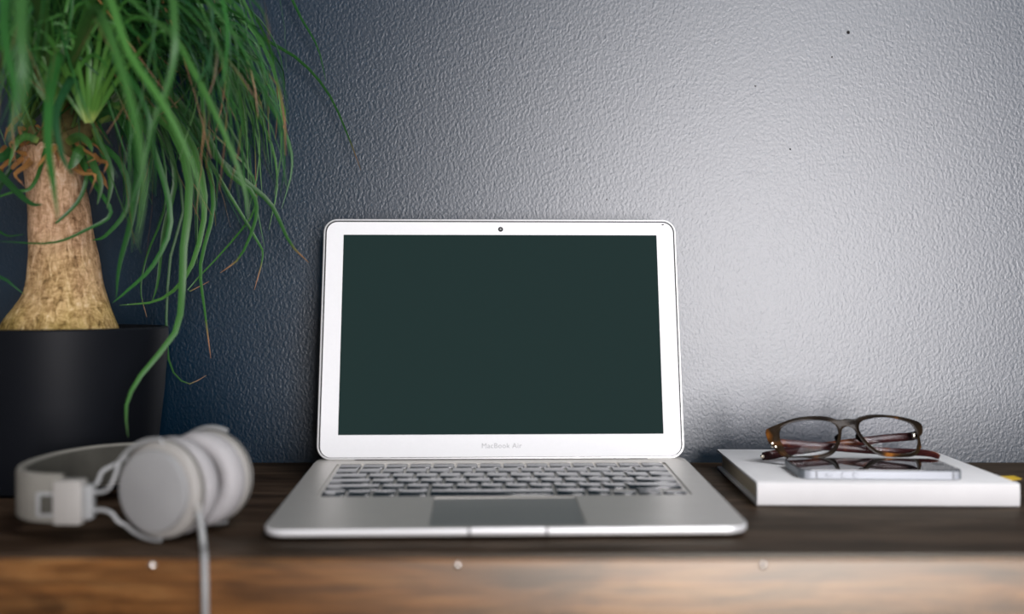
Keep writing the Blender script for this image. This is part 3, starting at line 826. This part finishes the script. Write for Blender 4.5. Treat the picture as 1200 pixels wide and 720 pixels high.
# traced leaves: (pixel x, pixel y, distance)
HL = [
 ([(85,150,.80),(120,40,.82),(180,-60,.84),(270,-70,.87),(330,-20,.90),(352,20,.91),(372,55,.915),(382,95,.915)], .0034, 0),
 ([(95,150,.80),(150,30,.83),(230,-10,.87),(300,40,.90),(350,70,.915),(385,110,.92),(408,160,.92),(423,200,.92)], .0032, 2),
 ([(90,150,.80),(140,60,.82),(210,10,.86),(275,60,.89),(315,120,.90),(338,165,.91),(342,200,.91),(330,245,.91)], .0046, 0),
 ([(90,150,.80),(150,80,.82),(220,40,.85),(280,70,.88),(318,105,.90),(334,130,.90),(330,160,.90)], .0036, 2),
 ([(100,150,.80),(160,90,.81),(210,120,.82),(250,180,.83),(290,215,.84),(318,240,.85),(340,285,.85),(362,308,.85)], .0062, 2),
 ([(100,150,.80),(170,100,.81),(230,140,.82),(265,200,.83),(295,225,.84),(300,255,.84),(282,300,.84),(258,320,.84)], .0050, 2),
 ([(100,155,.80),(150,120,.79),(200,150,.78),(222,215,.775),(215,290,.77),(213,345,.77),(205,390,.76),(165,440,.74),(148,475,.725),(150,512,.72)], .0066, 1),
 ([(100,155,.80),(160,110,.81),(215,150,.82),(240,230,.82),(225,310,.82),(190,350,.82),(140,358,.82)], .0056, 1),
 ([(100,155,.80),(180,110,.82),(235,170,.83),(250,240,.83),(235,310,.83),(240,365,.83),(247,420,.83)], .0042, 2),
 ([(90,155,.80),(130,130,.79),(160,180,.78),(155,250,.78),(140,310,.78),(136,350,.78)], .0070, 0),
 ([(90,155,.80),(150,120,.79),(185,190,.79),(200,260,.79),(180,310,.79),(150,340,.79),(132,355,.79)], .0050, 0),
 ([(95,150,.80),(150,110,.82),(195,170,.84),(215,240,.84),(200,300,.84),(195,380,.84),(200,430,.85),(220,450,.86),(242,440,.87)], .0026, 2),
 ([(95,150,.80),(160,100,.82),(225,160,.84),(270,230,.86),(300,280,.87),(308,300,.87),(298,340,.87)], .0032, 2),
 ([(60,130,.80),(90,60,.72),(110,10,.66),(135,60,.62),(160,150,.60),(168,220,.60),(160,290,.60)], .0088, 1),
 ([(60,130,.80),(100,20,.74),(120,-20,.68),(150,60,.65),(190,120,.64),(225,190,.64),(240,250,.64)], .0080, 1),
 ([(60,130,.80),(130,30,.76),(190,30,.72),(225,80,.70),(260,150,.69),(285,215,.69),(292,260,.69)], .0072, 1),
 ([(60,120,.80),(50,20,.70),(30,-40,.62),(25,20,.57),(28,90,.55),(26,150,.55)], .0140, 1),
 ([(60,120,.80),(30,20,.70),(10,-20,.64),(5,40,.60),(18,110,.59),(10,170,.59)], .0100, 0),
 ([(60,130,.80),(70,60,.74),(58,110,.69),(56,170,.67),(62,215,.665),(68,258,.665)], .0100, 0),
 ([(60,130,.80),(85,90,.74),(66,130,.70),(72,180,.685),(85,205,.68)], .0085, 3),
 ([(60,130,.80),(130,-10,.75),(190,-40,.70),(205,30,.66),(200,90,.65),(178,150,.645),(170,190,.645)], .0080, 1),
 ([(70,130,.80),(110,60,.76),(150,90,.73),(175,140,.72),(170,190,.715),(150,250,.715)], .0065, 0),
 ([(40,140,.80),(10,180,.78),(-10,190,.77),(10,215,.765),(35,238,.76),(50,240,.76)], .0070, 0),
 ([(45,150,.80),(10,200,.80),(-15,250,.79),(5,275,.785),(28,275,.78)], .0026, 0),
 ([(60,150,.80),(40,215,.775),(15,225,.77),(-15,235,.77)], .0028, 2),
 ([(45,150,.80),(-5,230,.80),(-10,310,.79),(10,330,.785),(28,345,.785)], .0040, 3),
 ([(70,150,.80),(100,190,.78),(95,230,.775),(70,258,.77),(62,262,.77)], .0034, 2),
 ([(70,150,.80),(110,215,.78),(130,250,.775),(100,270,.77),(60,285,.765),(0,283,.765)], .0030, 0),
 ([(90,150,.80),(140,190,.80),(150,240,.80),(125,275,.80),(108,282,.80)], .0050, 0),
 ([(90,150,.80),(175,140,.83),(195,230,.83),(172,300,.84),(165,340,.84),(172,372,.84)], .0020, 2),
 ([(90,150,.80),(200,130,.84),(285,190,.87),(300,240,.87),(270,285,.88),(220,340,.88),(245,330,.88)], .0022, 2),
 ([(90,150,.80),(170,120,.82),(205,200,.82),(192,270,.82),(185,330,.82),(178,355,.82)], .0046, 1),
 ([(95,150,.80),(170,70,.83),(240,110,.86),(285,180,.875),(300,240,.88),(310,290,.88)], .0030, 0),
 ([(95,150,.80),(190,60,.84),(260,80,.88),(310,150,.90),(325,210,.90),(315,270,.90)], .0034, 1),
]
for pts, wd, mi in HL: hand(pts, wd*(.72 if min(p_[2] for p_ in pts) < .72 else 1), mi, 18, random.uniform(-.5, .5))
# freely hanging leaves
rl = random.Random(23)
def proj(p):
    q = p+PC; return 600+q.x/q.y*F_PX, HORIZON-(q.z-CAM_Z)/q.y*F_PX, q.y
heads = [P(60, 128, .805), P(104, 146, .795), P(78, 120, .83), P(30, 150, .80), P(98, 125, .82), P(45, 110, .82)]
def limit(py):
    if py < 120: return 338
    if py < 230: return 342
    if py < 300: return lerp(335, 262, (py-230)/70)
    if py < 352: return lerp(240, 205, (py-300)/52)
    return -100
def bez(a, b, c, d, n):
    return [a*(1-t)**3+b*3*t*(1-t)**2+c*3*t*t*(1-t)+d*t**3 for t in [i/n for i in range(n+1)]]
def hanging(width_rng, n=18):
    """an arching leaf: rises out of a leaf head, then hangs towards its tip"""
    for _ in range(400):
        hd = heads[rl.choices(range(6), (5, 6, 3, 2, 3, 2))[0]]
        ty = rl.triangular(20, 335, 120); tx = rl.uniform(-30 if ty < 200 else 130, 345)
        if tx > limit(ty)-2 or (tx > 185 and ty > 190 and rl.random() < .55): continue
        td = rl.triangular(.66, .935, .86) if tx > 120 else rl.triangular(.62, .93, .78)
        tip = W(tx, ty, td)-PC
        dz = tip-hd; hor = Vector((dz.x, dz.y, 0))
        if hor.length < .02: continue
        h = rl.uniform(.05, .17)+max(0, dz.z)
        wob = Vector((rl.uniform(-.045, .045), rl.uniform(-.045, .045), 0)); w2 = Vector((rl.uniform(-.08, .08), rl.uniform(-.05, .05), rl.uniform(-.02, .04)))
        p1 = hd+hor*rl.uniform(.10, .32)+Vector((0, 0, h*1.15))+wob
        p2 = hd+hor*rl.uniform(.75, 1.12)+Vector((0, 0, h*rl.uniform(.45, 1.1)))+w2
        path = bez(hd, p1, p2, tip, n)
        bad = False
        for q in path[2:]:
            x, y, dd = proj(q)
            if x > limit(y) or dd > .94 or dd < .58: bad = True; break
            if 20 < x < 130 and 190 < y < 395 and dd < .90: bad = True; break
            if y > 240 and x < 128: bad = True; break
            if 40 < x < 125 and 60 < y < 165 and dd < .80 and rl.random() < .25: bad = True; break
        if bad: continue
        tang = Vector((-hor.y, hor.x, 0)).normalized()
        return path, rl.uniform(*width_rng), tang
    return None
for k in range(168):
    r_ = hanging((.0030, .0068))
    if r_ is None: continue
    path, wd, tang = r_
    mi = rl.choices(range(5), (36, 26, 14, 24, 1))[0]
    ribbon(path, wd, ML[mi], rl.uniform(-.6, .6), rl.uniform(-1.2, 1.2), 'leaf', .22, tang)
# long thin arcs that make the crown's rounded right outline
for k in range(22):
    ex = rl.uniform(285, 341); ey = rl.uniform(110, 270) if ex > 310 else rl.uniform(150, 330)
    d1 = rl.uniform(.83, .905); ay = rl.uniform(-30, 70)
    ax_ = lerp(150, 250, rl.random())
    ex = min(ex, limit(ey)-3) if ey < 352 else 200
    hand([(98+rl.uniform(-8, 8), 145, .80), (lerp(98, ax_, .5), lerp(140, ay, .72), lerp(.80, d1, .3)), (ax_, ay, lerp(.80, d1, .6)), (lerp(ax_, ex, .62), lerp(ay, ey, .22), lerp(.8, d1, .85)), (lerp(ax_, ex, .93), lerp(ay, ey, .58), d1), (ex, ey, d1)],
         rl.uniform(.0020, .0042), rl.choice((0, 1, 1, 2, 3)), 18, rl.uniform(-.8, .8))
# the finest thread-like leaf ends, too many to tell apart
fine = []
for k in range(240):
    r_ = hanging((.0012, .0026), 14)
    if r_ is None: continue
    fine.append((ribbon(r_[0], r_[1], ML[rl.choices(range(5), (32, 28, 20, 18, 3))[0]], rl.uniform(-.6, .6), rl.uniform(-1.5, 1.5), 'fine_leaf', .2, r_[2])))
bmf = bmesh.new(); slots = []
for o in fine:
    mt = o.data.materials[0]
    if mt not in slots: slots.append(mt)
    k0 = len(bmf.faces); bmf.from_mesh(o.data); bmf.faces.ensure_lookup_table()
    for f_ in bmf.faces[k0:]: f_.material_index = slots.index(mt)
mef = bpy.data.meshes.new('fine_leaves'); bmf.to_mesh(mef); bmf.free()
for mt in slots: mef.materials.append(mt)
for o in fine:
    d_ = o.data; bpy.data.objects.remove(o); bpy.data.meshes.remove(d_)
tag(link('fine_leaves', mef, pp), kind='stuff')
# upright young leaves in the two rosettes
for hx, hy, dd, cnt in ((62, 126, .755, 13), (104, 144, .755, 12)):
    for k in range(cnt):
        a = lerp(-50, 50, k/(cnt-1))+rl.uniform(-7, 7); ln = rl.uniform(80, 165)
        x1 = hx+math.sin(math.radians(a))*ln*.75; y1 = hy-math.cos(math.radians(a))*ln
        bend = rl.uniform(.1, .5)*math.copysign(1, a)
        hand([(hx+a*.05, hy, dd), (lerp(hx, x1, .45)-bend*4, lerp(hy, y1, .5), dd-.01), (x1, y1, dd-.02+rl.uniform(-.02, .01)), (x1+bend*90, y1-10+abs(a)*.6, dd-.03)],
             rl.uniform(.0026, .0044), 5, 12, rl.uniform(-.4, .4))
# dry stubs of old leaves around the trunk's top
for k in range(22):
    if k < 12: x0, y0 = rl.uniform(2, 36), rl.uniform(140, 198)
    elif k < 20: x0, y0 = rl.uniform(92, 130), rl.uniform(165, 205)
    else: x0, y0 = rl.uniform(40, 95), rl.uniform(160, 178)
    d0 = rl.uniform(.765, .80); s = -1 if x0 < 60 else 1
    hand([(x0-s*rl.uniform(5, 14), y0-rl.uniform(4, 14), d0+.01), (x0, y0, d0), (x0+s*rl.uniform(4, 16), y0+rl.uniform(-4, 14), d0-.01), (x0+s*rl.uniform(0, 22), y0+rl.uniform(8, 26), d0-.012)],
         rl.uniform(.002, .0055), 4, 8, rl.uniform(-1.5, 1.5), 'dry_leaf')
# short curled green leaves by the trunk's top
for pts, wd in (([(45,165,.775),(30,160,.77),(18,170,.765),(10,195,.765)], .006), ([(78,168,.775),(92,160,.765),(104,168,.76),(108,178,.76)], .007), ([(98,172,.77),(92,180,.762),(85,192,.76),(80,198,.76)], .009),
                ([(104,178,.77),(110,195,.765),(118,215,.765),(114,240,.765)], .006), ([(110,150,.78),(126,190,.775),(130,215,.775),(125,245,.775)], .006)):
    hand(pts, wd, 1, 10, .3)
